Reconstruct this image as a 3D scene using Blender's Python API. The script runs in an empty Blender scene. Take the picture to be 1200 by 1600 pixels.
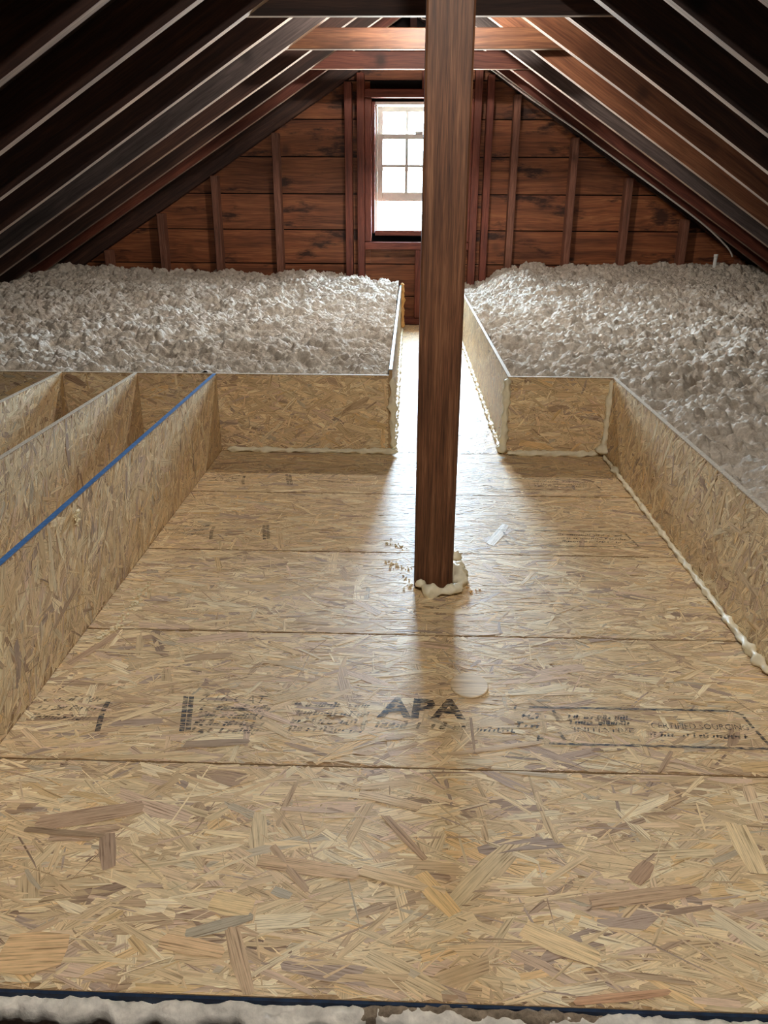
import bpy, bmesh, math, random
import numpy as np
from mathutils import Vector, Matrix

random.seed(7)
rng = np.random.default_rng(11)
SC = bpy.context.scene
COL = SC.collection

# ------------------------------------------------------------------ camera
CAM_H = 0.826
F_PX = 1223.64
YAW, PITCH, ROLL = 0.029994, 0.378409, 0.005033
cam = bpy.data.cameras.new('camera')
cam.sensor_fit = 'HORIZONTAL'
cam.sensor_width = 36.0
cam.lens = F_PX / 1200.0 * 36.0
cam.clip_start = 0.02
cam.clip_end = 200
cam_ob = bpy.data.objects.new('camera', cam)
COL.objects.link(cam_ob)
fw = Vector((-math.sin(YAW) * math.cos(PITCH), math.cos(YAW) * math.cos(PITCH), -math.sin(PITCH)))
rt0 = Vector((math.cos(YAW), math.sin(YAW), 0))
up0 = rt0.cross(fw)
rt = rt0 * math.cos(ROLL) + up0 * math.sin(ROLL)
up = up0 * math.cos(ROLL) - rt0 * math.sin(ROLL)
m = Matrix((rt, up, -fw)).transposed().to_4x4()
m.translation = Vector((0, 0, CAM_H))
cam_ob.matrix_world = m
SC.camera = cam_ob

# ------------------------------------------------------------------ daylight, exposure
SC.view_settings.view_transform = 'Standard'
SC.view_settings.look = 'None'
SC.view_settings.gamma = 1.0
SC.view_settings.use_curve_mapping = False
SC.view_settings.exposure = 0.06
SC.cycles.max_bounces = 8
SC.cycles.diffuse_bounces = 5
SC.cycles.glossy_bounces = 4
SC.cycles.filter_width = 1.1
SC.cycles.adaptive_threshold = 0.04
SC.cycles.transparent_max_bounces = 12
SC.cycles.sample_clamp_indirect = 20.0

SKY_STRENGTH = 255.0
BULB_POWER = 1.0
world = bpy.data.worlds.new('overcast_sky')
SC.world = world
world.use_nodes = True
wn = world.node_tree
wn.nodes.clear()
w_out = wn.nodes.new('ShaderNodeOutputWorld')
w_bg = wn.nodes.new('ShaderNodeBackground')
w_tc = wn.nodes.new('ShaderNodeTexCoord')
w_sep = wn.nodes.new('ShaderNodeSeparateXYZ')
w_ramp = wn.nodes.new('ShaderNodeValToRGB')
w_map = wn.nodes.new('ShaderNodeMapRange')
w_map.inputs['From Min'].default_value = -1
w_map.inputs['From Max'].default_value = 1
wn.links.new(w_tc.outputs['Generated'], w_sep.inputs[0])
wn.links.new(w_sep.outputs['Z'], w_map.inputs['Value'])
wn.links.new(w_map.outputs[0], w_ramp.inputs[0])
w_ramp.color_ramp.elements[0].position = 0.42          # the ground outside
w_ramp.color_ramp.elements[0].color = (0.42, 0.42, 0.38, 1)
w_ramp.color_ramp.elements[1].position = 0.52          # hazy bright sky
w_ramp.color_ramp.elements[1].color = (0.57, 0.79, 1.0, 1)
wn.links.new(w_ramp.outputs[0], w_bg.inputs['Color'])
w_bg.inputs['Strength'].default_value = SKY_STRENGTH
wn.links.new(w_bg.outputs[0], w_out.inputs[0])

# sampling portal in the window opening (emits nothing itself)
for py, rx in ((5.93, -90),):
    pl = bpy.data.lights.new('window_portal', 'AREA')
    pl.shape = 'RECTANGLE'
    pl.size, pl.size_y = 0.60, 0.80
    pl.cycles.is_portal = True
    po = bpy.data.objects.new('window_portal', pl)
    COL.objects.link(po)
    po.location = (0.045, py, 1.03)
    po.rotation_euler = (math.radians(rx), 0, 0)

# ------------------------------------------------------------------ helpers
def srgb(r, g, b):
    def f(c):
        c /= 255.0
        return c / 12.92 if c <= 0.04045 else ((c + 0.055) / 1.055) ** 2.4
    return (f(r), f(g), f(b), 1.0)

def tag(o, label=None, cat=None, group=None, kind=None):
    if label: o['label'] = label
    if cat: o['category'] = cat
    if group: o['group'] = group
    if kind: o['kind'] = kind
    return o

def empty(name, loc=(0, 0, 0), parent=None):
    o = bpy.data.objects.new(name, None)
    o.empty_display_size = 0.05
    COL.objects.link(o)
    o.location = loc
    if parent: attach(o, parent)
    return o

def attach(o, parent):
    o.parent = parent
    bpy.context.view_layer.update()
    o.matrix_parent_inverse = parent.matrix_world.inverted()

def link_mesh(name, me, mat, parent=None, smooth=False):
    if mat and not me.materials: me.materials.append(mat)
    if smooth:
        me.polygons.foreach_set('use_smooth', [True] * len(me.polygons))
    o = bpy.data.objects.new(name, me)
    COL.objects.link(o)
    if parent: attach(o, parent)
    return o

def pyd(name, verts, faces):
    me = bpy.data.meshes.new(name)
    me.from_pydata([tuple(v) for v in verts], [], faces)
    me.update()
    return me

def bevel_mesh(me, w):
    bm = bmesh.new()
    bm.from_mesh(me)
    bmesh.ops.bevel(bm, geom=list(bm.edges), offset=w, segments=1, affect='EDGES', profile=0.5)
    bm.to_mesh(me)
    bm.free()

def box(name, x0, x1, y0, y1, z0, z1, mat, parent=None, bev=0.0, origin='base'):
    """an axis-aligned bar whose origin lies at the middle of its base"""
    cx, cy, cz = (x0 + x1) / 2, (y0 + y1) / 2, z0
    v = [(x - cx, y - cy, z - cz) for z in (z0, z1) for y in (y0, y1) for x in (x0, x1)]
    f = [(0, 2, 3, 1), (4, 5, 7, 6), (0, 1, 5, 4), (2, 6, 7, 3), (0, 4, 6, 2), (1, 3, 7, 5)]
    me = pyd(name, v, f)
    if bev: bevel_mesh(me, bev)
    o = link_mesh(name, me, mat)
    o.location = (cx, cy, cz)
    if parent: attach(o, parent)
    return o

def prism_xz(name, pts, y0, y1, mat, parent=None):
    """polygon in x,z pushed along y"""
    n = len(pts)
    cx = sum(p[0] for p in pts) / n
    cz = min(p[1] for p in pts)
    v = [(p[0] - cx, 0, p[1] - cz) for p in pts] + [(p[0] - cx, y1 - y0, p[1] - cz) for p in pts]
    f = [tuple(range(n)), tuple(range(2 * n - 1, n - 1, -1))]
    for i in range(n):
        j = (i + 1) % n
        f.append((i, i + n, j + n, j))
    me = pyd(name, v, f)
    o = link_mesh(name, me, mat)
    o.location = (cx, y0, cz)
    if parent: attach(o, parent)
    return o

# ------------------------------------------------------------------ materials
class NT:
    def __init__(self, name):
        self.m = bpy.data.materials.new(name)
        self.m.use_nodes = True
        self.t = self.m.node_tree
        self.b = self.t.nodes['Principled BSDF']
        self.out = self.t.nodes['Material Output']
    def n(self, typ, **kw):
        nd = self.t.nodes.new('ShaderNode' + typ)
        for k, v in kw.items():
            if hasattr(nd, k): setattr(nd, k, v)
            else: nd.inputs[k].default_value = v
        return nd
    def l(self, a, b): self.t.links.new(a, b)
    def ramp(self, src, stops):
        r = self.n('ValToRGB')
        e = r.color_ramp.elements
        while len(e) > 1: e.remove(e[-1])
        e[0].position, e[0].color = stops[0]
        for p, c in stops[1:]:
            x = e.new(p); x.color = c
        self.l(src, r.inputs[0])
        return r
    def mix(self, a, b, fac, blend='MIX'):
        x = self.n('Mix', data_type='RGBA', blend_type=blend)
        for s, i in ((a, 6), (b, 7)):
            if hasattr(s, 'links'): self.l(s, x.inputs[i])
            else: x.inputs[i].default_value = s
        if hasattr(fac, 'links'): self.l(fac, x.inputs[0])
        else: x.inputs[0].default_value = fac
        return x.outputs[2]
    def bump(self, h, strength, dist):
        b = self.n('Bump', Strength=strength, Distance=dist)
        self.l(h, b.inputs['Height'])
        self.l(b.outputs[0], self.b.inputs['Normal'])

def wood(name, c_dark, c_mid, c_light, axis='X', rough=0.6, stripe=0.35, knots=0.0, stain=0.0, rand=0.25, line_scale=70.0, spec=0.4, wander=0.05):
    k = NT(name)
    tc = k.n('TexCoord')
    oi = k.n('ObjectInfo')
    off = k.n('VectorMath', operation='MULTIPLY')
    comb = k.n('CombineXYZ')
    for i in range(3): k.l(oi.outputs['Random'], comb.inputs[i])
    k.l(comb.outputs[0], off.inputs[0]); off.inputs[1].default_value = (31.0, 17.0, 53.0)
    add = k.n('VectorMath', operation='ADD')
    k.l(tc.outputs['Object'], add.inputs[0]); k.l(off.outputs[0], add.inputs[1])
    a = 'XYZ'.index(axis)
    # low frequency warp so that the grain wanders
    warp = k.n('TexNoise', Scale=2.2, Detail=2.0)
    k.l(add.outputs[0], warp.inputs['Vector'])
    wsub = k.n('VectorMath', operation='MULTIPLY_ADD')
    k.l(warp.outputs['Color'], wsub.inputs[0])
    amp = [wander] * 3; amp[a] = 0.0
    wsub.inputs[1].default_value = amp
    k.l(add.outputs[0], wsub.inputs[2])
    vec = wsub.outputs[0]
    if knots:
        vs = [2.1, 2.1, 2.1]
        kv = k.n('VectorMath', operation='MULTIPLY')
        k.l(add.outputs[0], kv.inputs[0]); kv.inputs[1].default_value = vs
        vor = k.n('TexVoronoi', feature='F1', Scale=1.6, Randomness=1.0)
        k.l(kv.outputs[0], vor.inputs['Vector'])
        kn = k.n('MapRange'); kn.inputs['From Min'].default_value = 0.16; kn.inputs['From Max'].default_value = 0.05
        k.l(vor.outputs['Distance'], kn.inputs['Value'])
        pw = k.n('VectorMath', operation='SCALE')
        k.l(vor.outputs['Color'], pw.inputs[0])
    sc = [1.0] * 3; sc[a] = 0.035
    g = k.n('VectorMath', operation='MULTIPLY')
    k.l(vec, g.inputs[0]); g.inputs[1].default_value = sc
    n1 = k.n('TexNoise', Scale=line_scale, Detail=4.0, Roughness=0.6)
    k.l(g.outputs[0], n1.inputs['Vector'])
    n2 = k.n('TexNoise', Scale=line_scale * 4, Detail=2.0, Roughness=0.5)
    k.l(g.outputs[0], n2.inputs['Vector'])
    n3 = k.n('TexNoise', Scale=3.0, Detail=3.0)
    k.l(add.outputs[0], n3.inputs['Vector'])
    lo, hi = 0.5 - 0.22 * (0.4 + stripe), 0.5 + 0.22 * (0.4 + stripe)
    r = k.ramp(n1.outputs['Fac'], [(max(lo - 0.12, 0), c_dark), (0.5, c_mid), (min(hi + 0.12, 1), c_light)])
    c = k.mix(r.outputs[0], k.ramp(n2.outputs['Fac'], [(0.3, (0.55, 0.52, 0.5, 1)), (0.65, (1.15, 1.15, 1.15, 1))]).outputs[0], 0.55, 'MULTIPLY')
    c = k.mix(c, k.ramp(n3.outputs['Fac'], [(0.3, (0.62, 0.6, 0.58, 1)), (0.7, (1.2, 1.18, 1.15, 1))]).outputs[0], 0.7, 'MULTIPLY')
    if stain:
        ss = [7.0] * 3; ss[a] = 2.0
        sv = k.n('VectorMath', operation='MULTIPLY')
        k.l(add.outputs[0], sv.inputs[0]); sv.inputs[1].default_value = ss
        sn = k.n('TexNoise', Scale=1.3, Detail=5.0, Roughness=0.65)
        k.l(sv.outputs[0], sn.inputs['Vector'])
        sr = k.ramp(sn.outputs['Fac'], [(0.55, (0, 0, 0, 1)), (0.64, (1, 1, 1, 1))])
        fac = k.n('Math', operation='MULTIPLY'); fac.inputs[1].default_value = stain
        k.l(sr.outputs[0], fac.inputs[0])
        c = k.mix(c, (c_dark[0] * 0.25, c_dark[1] * 0.22, c_dark[2] * 0.2, 1), fac.outputs[0])
    if knots:
        fac = k.n('Math', operation='MULTIPLY'); fac.inputs[1].default_value = knots
        fac.use_clamp = True
        k.l(kn.outputs[0], fac.inputs[0])
        c = k.mix(c, (c_dark[0] * 0.35, c_dark[1] * 0.3, c_dark[2] * 0.25, 1), fac.outputs[0])
    if rand:
        rr = k.ramp(oi.outputs['Random'], [(0.0, (1 - rand, 1 - rand, 1 - rand, 1)), (1.0, (1 + rand, 1 + rand * 0.95, 1 + rand * 0.9, 1))])
        c = k.mix(c, rr.outputs[0], 1.0, 'MULTIPLY')
    k.l(c, k.b.inputs['Base Color'])
    k.b.inputs['Roughness'].default_value = rough
    k.b.inputs['Specular IOR Level'].default_value = spec
    k.bump(n1.outputs['Fac'], 0.35, 0.002)
    return k.m

def plain(name, c, rough=0.6, noise=0.0, nscale=30.0, bump=0.0, spec=0.4, metal=0.0):
    k = NT(name)
    k.b.inputs['Roughness'].default_value = rough
    k.b.inputs['Specular IOR Level'].default_value = spec
    k.b.inputs['Metallic'].default_value = metal
    if noise or bump:
        tc = k.n('TexCoord')
        n1 = k.n('TexNoise', Scale=nscale, Detail=5.0, Roughness=0.6)
        k.l(tc.outputs['Object'], n1.inputs['Vector'])
        r = k.ramp(n1.outputs['Fac'], [(0.3, tuple([x * (1 - noise) for x in c[:3]] + [1])), (0.7, tuple([min(x * (1 + noise * 0.6), 1) for x in c[:3]] + [1]))])
        k.l(r.outputs[0], k.b.inputs['Base Color'])
        if bump: k.bump(n1.outputs['Fac'], 0.6, bump)
    else:
        k.b.inputs['Base Color'].default_value = c
    return k.m

def strand_mat():
    k = NT('osb_strands')
    at = k.n('VertexColor'); at.layer_name = 'tone'
    uv = k.n('UVMap'); uv.uv_map = 'grain'
    s1 = k.n('VectorMath', operation='MULTIPLY'); s1.inputs[1].default_value = (14.0, 420.0, 0)
    k.l(uv.outputs[0], s1.inputs[0])
    n1 = k.n('TexNoise', Scale=1.0, Detail=3.0, Roughness=0.55)
    k.l(s1.outputs[0], n1.inputs['Vector'])
    r1 = k.ramp(n1.outputs['Fac'], [(0.33, (0.45, 0.37, 0.30, 1)), (0.43, (0.97, 0.96, 0.94, 1)), (0.62, (1.22, 1.22, 1.22, 1))])
    s2 = k.n('VectorMath', operation='MULTIPLY'); s2.inputs[1].default_value = (40.0, 120.0, 0)
    k.l(uv.outputs[0], s2.inputs[0])
    n2 = k.n('TexNoise', Scale=1.0, Detail=4.0, Roughness=0.6)
    k.l(s2.outputs[0], n2.inputs['Vector'])
    r2 = k.ramp(n2.outputs['Fac'], [(0.32, (0.72, 0.68, 0.64, 1)), (0.55, (1, 1, 1, 1))])
    c = k.mix(at.outputs['Color'], r1.outputs[0], 0.9, 'MULTIPLY')
    c = k.mix(c, r2.outputs[0], 0.45, 'MULTIPLY')
    k.l(c, k.b.inputs['Base Color'])
    k.b.inputs['Roughness'].default_value = 0.50
    k.b.inputs['Specular IOR Level'].default_value = 0.34
    k.bump(n1.outputs['Fac'], 0.5, 0.0008)
    return k.m

def ink_mat(name, col, thr, soft=0.10):
    k = NT(name)
    tc = k.n('TexCoord')
    s1 = k.n('VectorMath', operation='MULTIPLY'); s1.inputs[1].default_value = (55.0, 330.0, 1.0)
    k.l(tc.outputs['Object'], s1.inputs[0])
    n1 = k.n('TexNoise', Scale=1.0, Detail=4.0, Roughness=0.65)
    k.l(s1.outputs[0], n1.inputs['Vector'])
    r = k.ramp(n1.outputs['Fac'], [(thr - soft, (0, 0, 0, 1)), (thr + soft, (0.9, 0.9, 0.9, 1))])
    k.l(r.outputs[0], k.b.inputs['Alpha'])
    k.b.inputs['Base Color'].default_value = col
    k.b.inputs['Roughness'].default_value = 0.6
    return k.m

M = {}
M['strand'] = strand_mat()
M['osb_core'] = plain('osb_core', srgb(178, 146, 106), 0.7, 0.30, 160.0, 0.001)
M['osb_edge'] = plain('osb_edge', srgb(212, 198, 176), 0.75, 0.35, 220.0, 0.001)
M['blue_edge'] = plain('blue_edge_paint', srgb(70, 118, 178), 0.6, 0.35, 90.0)
M['sky_edge'] = plain('pale_blue_edge_paint', srgb(128, 172, 206), 0.6, 0.25, 90.0)
M['navy_edge'] = plain('navy_edge_paint', srgb(30, 52, 82), 0.6, 0.5, 60.0)
M['ink'] = ink_mat('stamp_ink', srgb(52, 56, 66), 0.48)
M['ink_faint'] = ink_mat('faint_stamp_ink', srgb(62, 62, 66), 0.53)
M['post'] = wood('post_wood', srgb(60, 36, 22), srgb(112, 74, 50), srgb(148, 108, 78), 'Z', 0.55, 0.22, 0.0, 0.0, 0.0, 135.0, 0.4, 0.008)
M['rafter'] = wood('rafter_wood', srgb(38, 24, 20), srgb(60, 38, 30), srgb(82, 54, 42), 'X', 0.62, 0.3, 0.9, 0.0, 0.30, 40.0)
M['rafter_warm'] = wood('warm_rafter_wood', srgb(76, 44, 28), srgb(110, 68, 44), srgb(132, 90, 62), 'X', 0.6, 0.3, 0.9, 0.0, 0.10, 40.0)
M['rafter_red'] = wood('reddish_rafter_wood', srgb(72, 36, 26), srgb(104, 54, 40), srgb(124, 72, 54), 'X', 0.6, 0.3, 0.9, 0.0, 0.10, 40.0)
M['rafter_grey'] = wood('greyed_rafter_wood', srgb(52, 44, 42), srgb(78, 68, 66), srgb(100, 88, 84), 'X', 0.6, 0.3, 0.6, 0.0, 0.10, 40.0)
M['rafter_edge'] = wood('pale_rafter_edge', srgb(112, 88, 70), srgb(146, 120, 98), srgb(168, 144, 122), 'X', 0.7, 0.3, 0.5, 0.0, 0.12, 40.0)  # paler wood tone for the undersides of rafters and collar ties
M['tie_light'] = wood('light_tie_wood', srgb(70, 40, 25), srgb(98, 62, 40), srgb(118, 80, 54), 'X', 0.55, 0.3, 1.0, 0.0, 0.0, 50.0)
M['stud'] = wood('stud_wood', srgb(88, 54, 42), srgb(126, 82, 64), srgb(150, 104, 84), 'Z', 0.65, 0.3, 0.6, 0.0, 0.18, 60.0)
M['stud_red'] = wood('red_framing_wood', srgb(82, 38, 28), srgb(116, 58, 42), srgb(136, 76, 56), 'Z', 0.6, 0.3, 0.4, 0.0, 0.10, 60.0)
M['frame_red'] = wood('red_header_wood', srgb(82, 38, 28), srgb(116, 58, 42), srgb(136, 76, 56), 'X', 0.6, 0.3, 0.4, 0.0, 0.10, 60.0)
M['board'] = wood('sheathing_wood', srgb(86, 46, 27), srgb(134, 78, 46), srgb(164, 106, 66), 'X', 0.62, 0.3, 0.7, 0.9, 0.16, 36.0)
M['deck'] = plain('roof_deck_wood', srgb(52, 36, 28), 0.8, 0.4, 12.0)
M['backing'] = plain('sheathing_paper', srgb(18, 13, 11), 0.9, 0.3, 20.0)
M['joist'] = plain('joist_wood', srgb(96, 70, 48), 0.8, 0.4, 20.0)
M['foam'] = plain('expanding_foam', srgb(242, 234, 206), 0.38, 0.10, 60.0, 0.002)
M['foam_tan'] = plain('aged_foam', srgb(222, 176, 112), 0.45, 0.18, 60.0, 0.002)
M['crumb'] = plain('foam_crumb', srgb(236, 224, 190), 0.6, 0.1, 60.0)
M['plaster'] = plain('white_plaster', srgb(232, 229, 220), 0.85, 0.30, 55.0, 0.004)
M['plaster_grey'] = plain('grey_plaster_crumbs', srgb(150, 136, 118), 0.9, 0.45, 130.0, 0.004)
M['white_paint'] = plain('white_sash_paint', srgb(214, 206, 196), 0.5, 0.08, 40.0)
M['plug'] = wood('pale_plug_wood', srgb(210, 184, 144), srgb(238, 218, 182), srgb(246, 232, 204), 'X', 0.5, 0.2, 0.0, 0.0, 0.0, 60.0)
M['cable'] = plain('grey_cable', srgb(176, 168, 160), 0.5)
M['pvc'] = plain('white_plastic', srgb(226, 226, 222), 0.4)
M['steel'] = plain('galvanised_steel', srgb(170, 170, 168), 0.4, 0.0, 30, 0, 0.5, 0.8)
M['porcelain'] = plain('porcelain', srgb(220, 216, 208), 0.3)
M['dark'] = plain('dark_stairwell', srgb(62, 44, 36), 0.9, 0.3, 8.0)
M['cellar'] = plain('grey_stairwell', srgb(86, 80, 80), 0.9, 0.3, 8.0)

def insulation_mat():
    k = NT('blown_cellulose')
    tc = k.n('TexCoord')
    n1 = k.n('TexNoise', Scale=22.0, Detail=6.0, Roughness=0.7)
    k.l(tc.outputs['Object'], n1.inputs['Vector'])
    n2 = k.n('TexNoise', Scale=130.0, Detail=4.0, Roughness=0.7)
    k.l(tc.outputs['Object'], n2.inputs['Vector'])
    r = k.ramp(n1.outputs['Fac'], [(0.3, srgb(176, 162, 144)), (0.55, srgb(220, 210, 196)), (0.75, srgb(238, 232, 222))])
    c = k.mix(r.outputs[0], k.ramp(n2.outputs['Fac'], [(0.3, (0.7, 0.68, 0.66, 1)), (0.6, (1.04, 1.04, 1.04, 1))]).outputs[0], 0.6, 'MULTIPLY')
    k.l(c, k.b.inputs['Base Color'])
    k.b.inputs['Roughness'].default_value = 0.95
    k.b.inputs['Specular IOR Level'].default_value = 0.1
    k.bump(n2.outputs['Fac'], 0.8, 0.007)
    return k.m
M['insulation'] = insulation_mat()

def glass_mat():
    k = NT('window_glass')
    tr = k.n('BsdfTransparent')
    gl = k.n('BsdfGlossy'); gl.inputs['Roughness'].default_value = 0.03
    fr = k.n('Fresnel', IOR=1.45)
    mx = k.n('MixShader')
    k.l(fr.outputs[0], mx.inputs[0]); k.l(tr.outputs[0], mx.inputs[1]); k.l(gl.outputs[0], mx.inputs[2])
    k.l(mx.outputs[0], k.out.inputs['Surface'])
    return k.m
M['glass'] = glass_mat()

def bulb_mat(name, strength):
    k = NT(name)
    k.b.inputs['Base Color'].default_value = (0.9, 0.88, 0.84, 1)
    k.b.inputs['Emission Color'].default_value = (1.0, 0.92, 0.82, 1)
    k.b.inputs['Emission Strength'].default_value = strength
    return k.m
M['bulb_far'] = bulb_mat('frosted_bulb', 1250.0 * BULB_POWER)
M['bulb_near'] = bulb_mat('frosted_bulb_near', 1580.0 * BULB_POWER)

# ------------------------------------------------------------------ oriented strand board
TONES = [((226, 202, 156), 6), ((214, 186, 140), 6), ((234, 216, 176), 4), ((202, 172, 128), 4), ((220, 192, 152), 3),
         ((184, 152, 116), 2.0), ((160, 128, 102), 0.9), ((158, 134, 120), 0.8), ((180, 166, 140), 0.5), ((204, 174, 146), 2), ((128, 98, 82), 0.3), ((220, 184, 126), 1.6)]
T_COL = np.array([srgb(*t[0])[:3] for t in TONES])
T_COL = (0.25 * T_COL[:5].mean(0) + 0.75 * T_COL) * np.array([1.04, 1.07, 1.14])
T_W = np.array([t[1] for t in TONES]); T_W = T_W / T_W.sum()

def strand_mesh(name, org, du, dv, nrm, W, Hh, density=5200, big=1.0, mean=0.0, spread=0.42, tone=1.0):
    """thousands of thin wood flakes lying on the rectangle org + a*du + b*dv"""
    org, du, dv, nrm = (np.array(q, float) for q in (org, du, dv, nrm))
    N = max(int(W * Hh * density), 8)
    cu = rng.uniform(0, W, N); cv = rng.uniform(0, Hh, N)
    t = rng.random(N)
    L = np.where(t < 0.40, rng.uniform(0.06, 0.16, N), np.where(t < 0.72, rng.uniform(0.02, 0.08, N), rng.uniform(0.025, 0.11, N))) * big
    w = np.where(t < 0.40, rng.uniform(0.009, 0.028, N), np.where(t < 0.72, rng.uniform(0.003, 0.012, N), rng.uniform(0.0010, 0.0036, N))) * big
    ang = np.where(rng.random(N) < 0.78, rng.normal(mean, spread, N), rng.uniform(-math.pi / 2, math.pi / 2, N))
    h = np.where(t < 0.36, rng.uniform(0.0001, 0.0009, N), rng.uniform(0.0004, 0.0013, N))
    j = lambda s: rng.uniform(-s, s, N)
    bow = j(0.35) * w
    A = np.stack([-L / 2 + j(.10) * L, j(.15) * L, L / 2 + j(.10) * L, L / 2 + j(.06) * L, L / 2 + j(.10) * L, j(.15) * L, -L / 2 + j(.10) * L, -L / 2 + j(.06) * L], 1)
    e0, e1 = rng.uniform(.45, 1.0, N), rng.uniform(.45, 1.0, N)
    B = np.stack([-w / 2 * e0, -w / 2 + bow, -w / 2 * e1, j(.2) * w, w / 2 * e1, w / 2 + bow, w / 2 * e0, j(.2) * w], 1)
    tilt_a, tilt_b = j(0.006), j(0.02)
    Hz = np.clip(h[:, None] + A * tilt_a[:, None] + B * tilt_b[:, None], 0.0001, 0.0016)
    ca, sa = np.cos(ang)[:, None], np.sin(ang)[:, None]
    U = cu[:, None] + A * ca - B * sa
    V = cv[:, None] + A * sa + B * ca
    U = U + (np.maximum(0, -U.min(1)) - np.maximum(0, U.max(1) - W))[:, None]
    V = V + (np.maximum(0, -V.min(1)) - np.maximum(0, V.max(1) - Hh))[:, None]
    P = org + U[..., None] * du + V[..., None] * dv + Hz[..., None] * nrm
    verts = P.reshape(-1, 3)
    me = bpy.data.meshes.new(name)
    flip = np.dot(np.cross(du, dv), nrm) < 0
    idx = np.arange(N * 8).reshape(N, 8)
    if flip: idx = idx[:, ::-1]
    me.vertices.add(N * 8); me.vertices.foreach_set('co', verts.ravel())
    me.loops.add(N * 8); me.loops.foreach_set('vertex_index', idx.ravel().astype(np.int32))
    me.polygons.add(N); me.polygons.foreach_set('loop_start', np.arange(0, N * 8, 8, dtype=np.int32))
    me.update(calc_edges=True)
    col = T_COL[rng.choice(len(TONES), N, p=T_W)] * rng.uniform(0.86, 1.12, N)[:, None] * tone
    c4 = np.concatenate([np.repeat(col, 8, 0), np.ones((N * 8, 1))], 1)
    ca_ = me.color_attributes.new('tone', 'FLOAT_COLOR', 'CORNER')
    ca_.data.foreach_set('color', c4.ravel().astype(np.float32))
    ou, ov = rng.uniform(0, 50, N), rng.uniform(0, 50, N)
    gu = (A + ou[:, None]); gv = (B + ov[:, None])
    if flip: gu, gv = gu[:, ::-1], gv[:, ::-1]
    uvl = me.uv_layers.new(name='grain')
    uvl.data.foreach_set('uv', np.stack([gu, gv], -1).ravel().astype(np.float32))
    return me

def add_strands(parent, *a, **k):
    me = strand_mesh('wood_strands', *a, **k)
    o = link_mesh('wood_strands', me, M['strand'], parent)
    o['kind'] = 'stuff'
    return o

# ------------------------------------------------------------------ geometry numbers of the attic
HW = 0.274            # height of the dam boards
XL, XR = -0.654, 0.690
CL, CR = -0.054, 0.338
YB = 2.635            # boards across the back of the decked area
YF = 5.72             # front of the gable studs
YBD = 5.81            # face of the gable boards
T = 0.011             # board thickness
RIDGE = 1.881
SL, SR = 0.616, 0.633

# ------------------------------------------------------------------ shell
def slab_slope(sign, slope):
    z_in = RIDGE + 0.167
    x_e = 3.6
    return [(0, z_in), (sign * x_e, z_in - slope * x_e), (sign * x_e, z_in - slope * x_e + 0.08), (0, z_in + 0.08)]
vv, ff = [], []
for sgn, slp in ((-1, SL), (1, SR)):
    q = slab_slope(sgn, slp)
    b0 = len(vv)
    for y in (-2.6, 5.95):
        vv += [(p[0], y, p[1]) for p in q]
    ff += [(b0, b0 + 1, b0 + 2, b0 + 3), (b0 + 4, b0 + 7, b0 + 6, b0 + 5)]
    for i in range(4):
        k_ = (i + 1) % 4
        ff.append((b0 + i, b0 + 4 + i, b0 + 4 + k_, b0 + k_))
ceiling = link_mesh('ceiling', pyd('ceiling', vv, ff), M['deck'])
tag(ceiling, kind='structure')

floor = empty('floor', (0, 1.6, 0)); tag(floor, kind='structure')
box('subfloor', -3.5, 3.5, 0.6, 5.95, -0.20, -T - 0.0005, M['joist'], floor)
box('subfloor', -3.5, 3.5, -2.6, -0.9, -0.20, -T, M['joist'], floor)
box('subfloor', -3.5, -0.95, -0.9, 0.6, -0.20, -T, M['joist'], floor)
box('subfloor', 0.95, 3.5, -0.9, 0.6, -0.20, -T, M['joist'], floor)
def gable_wall(name, y0, y1, hx0, hx1, hz0, hz1, mat):
    polys = [[(-3.6, -0.3), (hx0, -0.3), (hx0, 2.13 - 0.618 * abs(hx0)), (-3.6, -0.09)],
             [(hx1, -0.3), (3.6, -0.3), (3.6, -0.12), (hx1, 2.13 - 0.625 * hx1)],
             [(hx0, -0.3), (hx1, -0.3), (hx1, hz0), (hx0, hz0)],
             [(hx0, hz1), (hx1, hz1), (hx1, 2.13 - 0.625 * hx1), (0, 2.13), (hx0, 2.13 - 0.618 * abs(hx0))]]
    vv, ff = [], []
    for q in polys:
        b0 = len(vv); n = len(q)
        vv += [(p[0], y0, p[1]) for p in q] + [(p[0], y1, p[1]) for p in q]
        ff += [tuple(range(b0, b0 + n)), tuple(range(b0 + 2 * n - 1, b0 + n - 1, -1))]
        for i in range(n):
            k_ = (i + 1) % n
            ff.append((b0 + i, b0 + n + i, b0 + n + k_, b0 + k_))
    return tag(link_mesh(name, pyd(name, vv, ff), M[mat]), kind='structure')
wall_front = tag(prism_xz('wall_front', [(-3.6, -0.3), (3.6, -0.3), (3.6, -0.12), (0, 2.13), (-3.6, -0.09)], -2.66, -2.6, M['deck']), kind='structure')
# the stairwell the picture was taken from
for nm, a in (('wall_stairwell_near', (-1.0, 1.0, 0.585, 0.60, -1.9, -0.045)), ('wall_stairwell_far', (-1.0, 1.0, -0.95, -0.9, -1.9, -T)),
              ('wall_stairwell_left', (-1.0, -0.95, -0.9, 0.565, -1.9, -T)), ('wall_stairwell_right', (0.95, 1.0, -0.9, 0.565, -1.9, -T))):
    tag(box(nm, *a, M['dark']), kind='structure')
tag(box('floor_stairwell', -1.0, 1.0, -0.95, 0.6, -1.95, -1.9, M['cellar']), kind='structure')

# gable wall: paper backing with the window hole, boards and studs on it
WX0, WX1, WZ0, WZ1 = -0.25, 0.345, 0.635, 1.42
wall_back = gable_wall('wall_back', 5.835, 5.89, WX0, WX1, WZ0, WZ1, 'backing')

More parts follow.
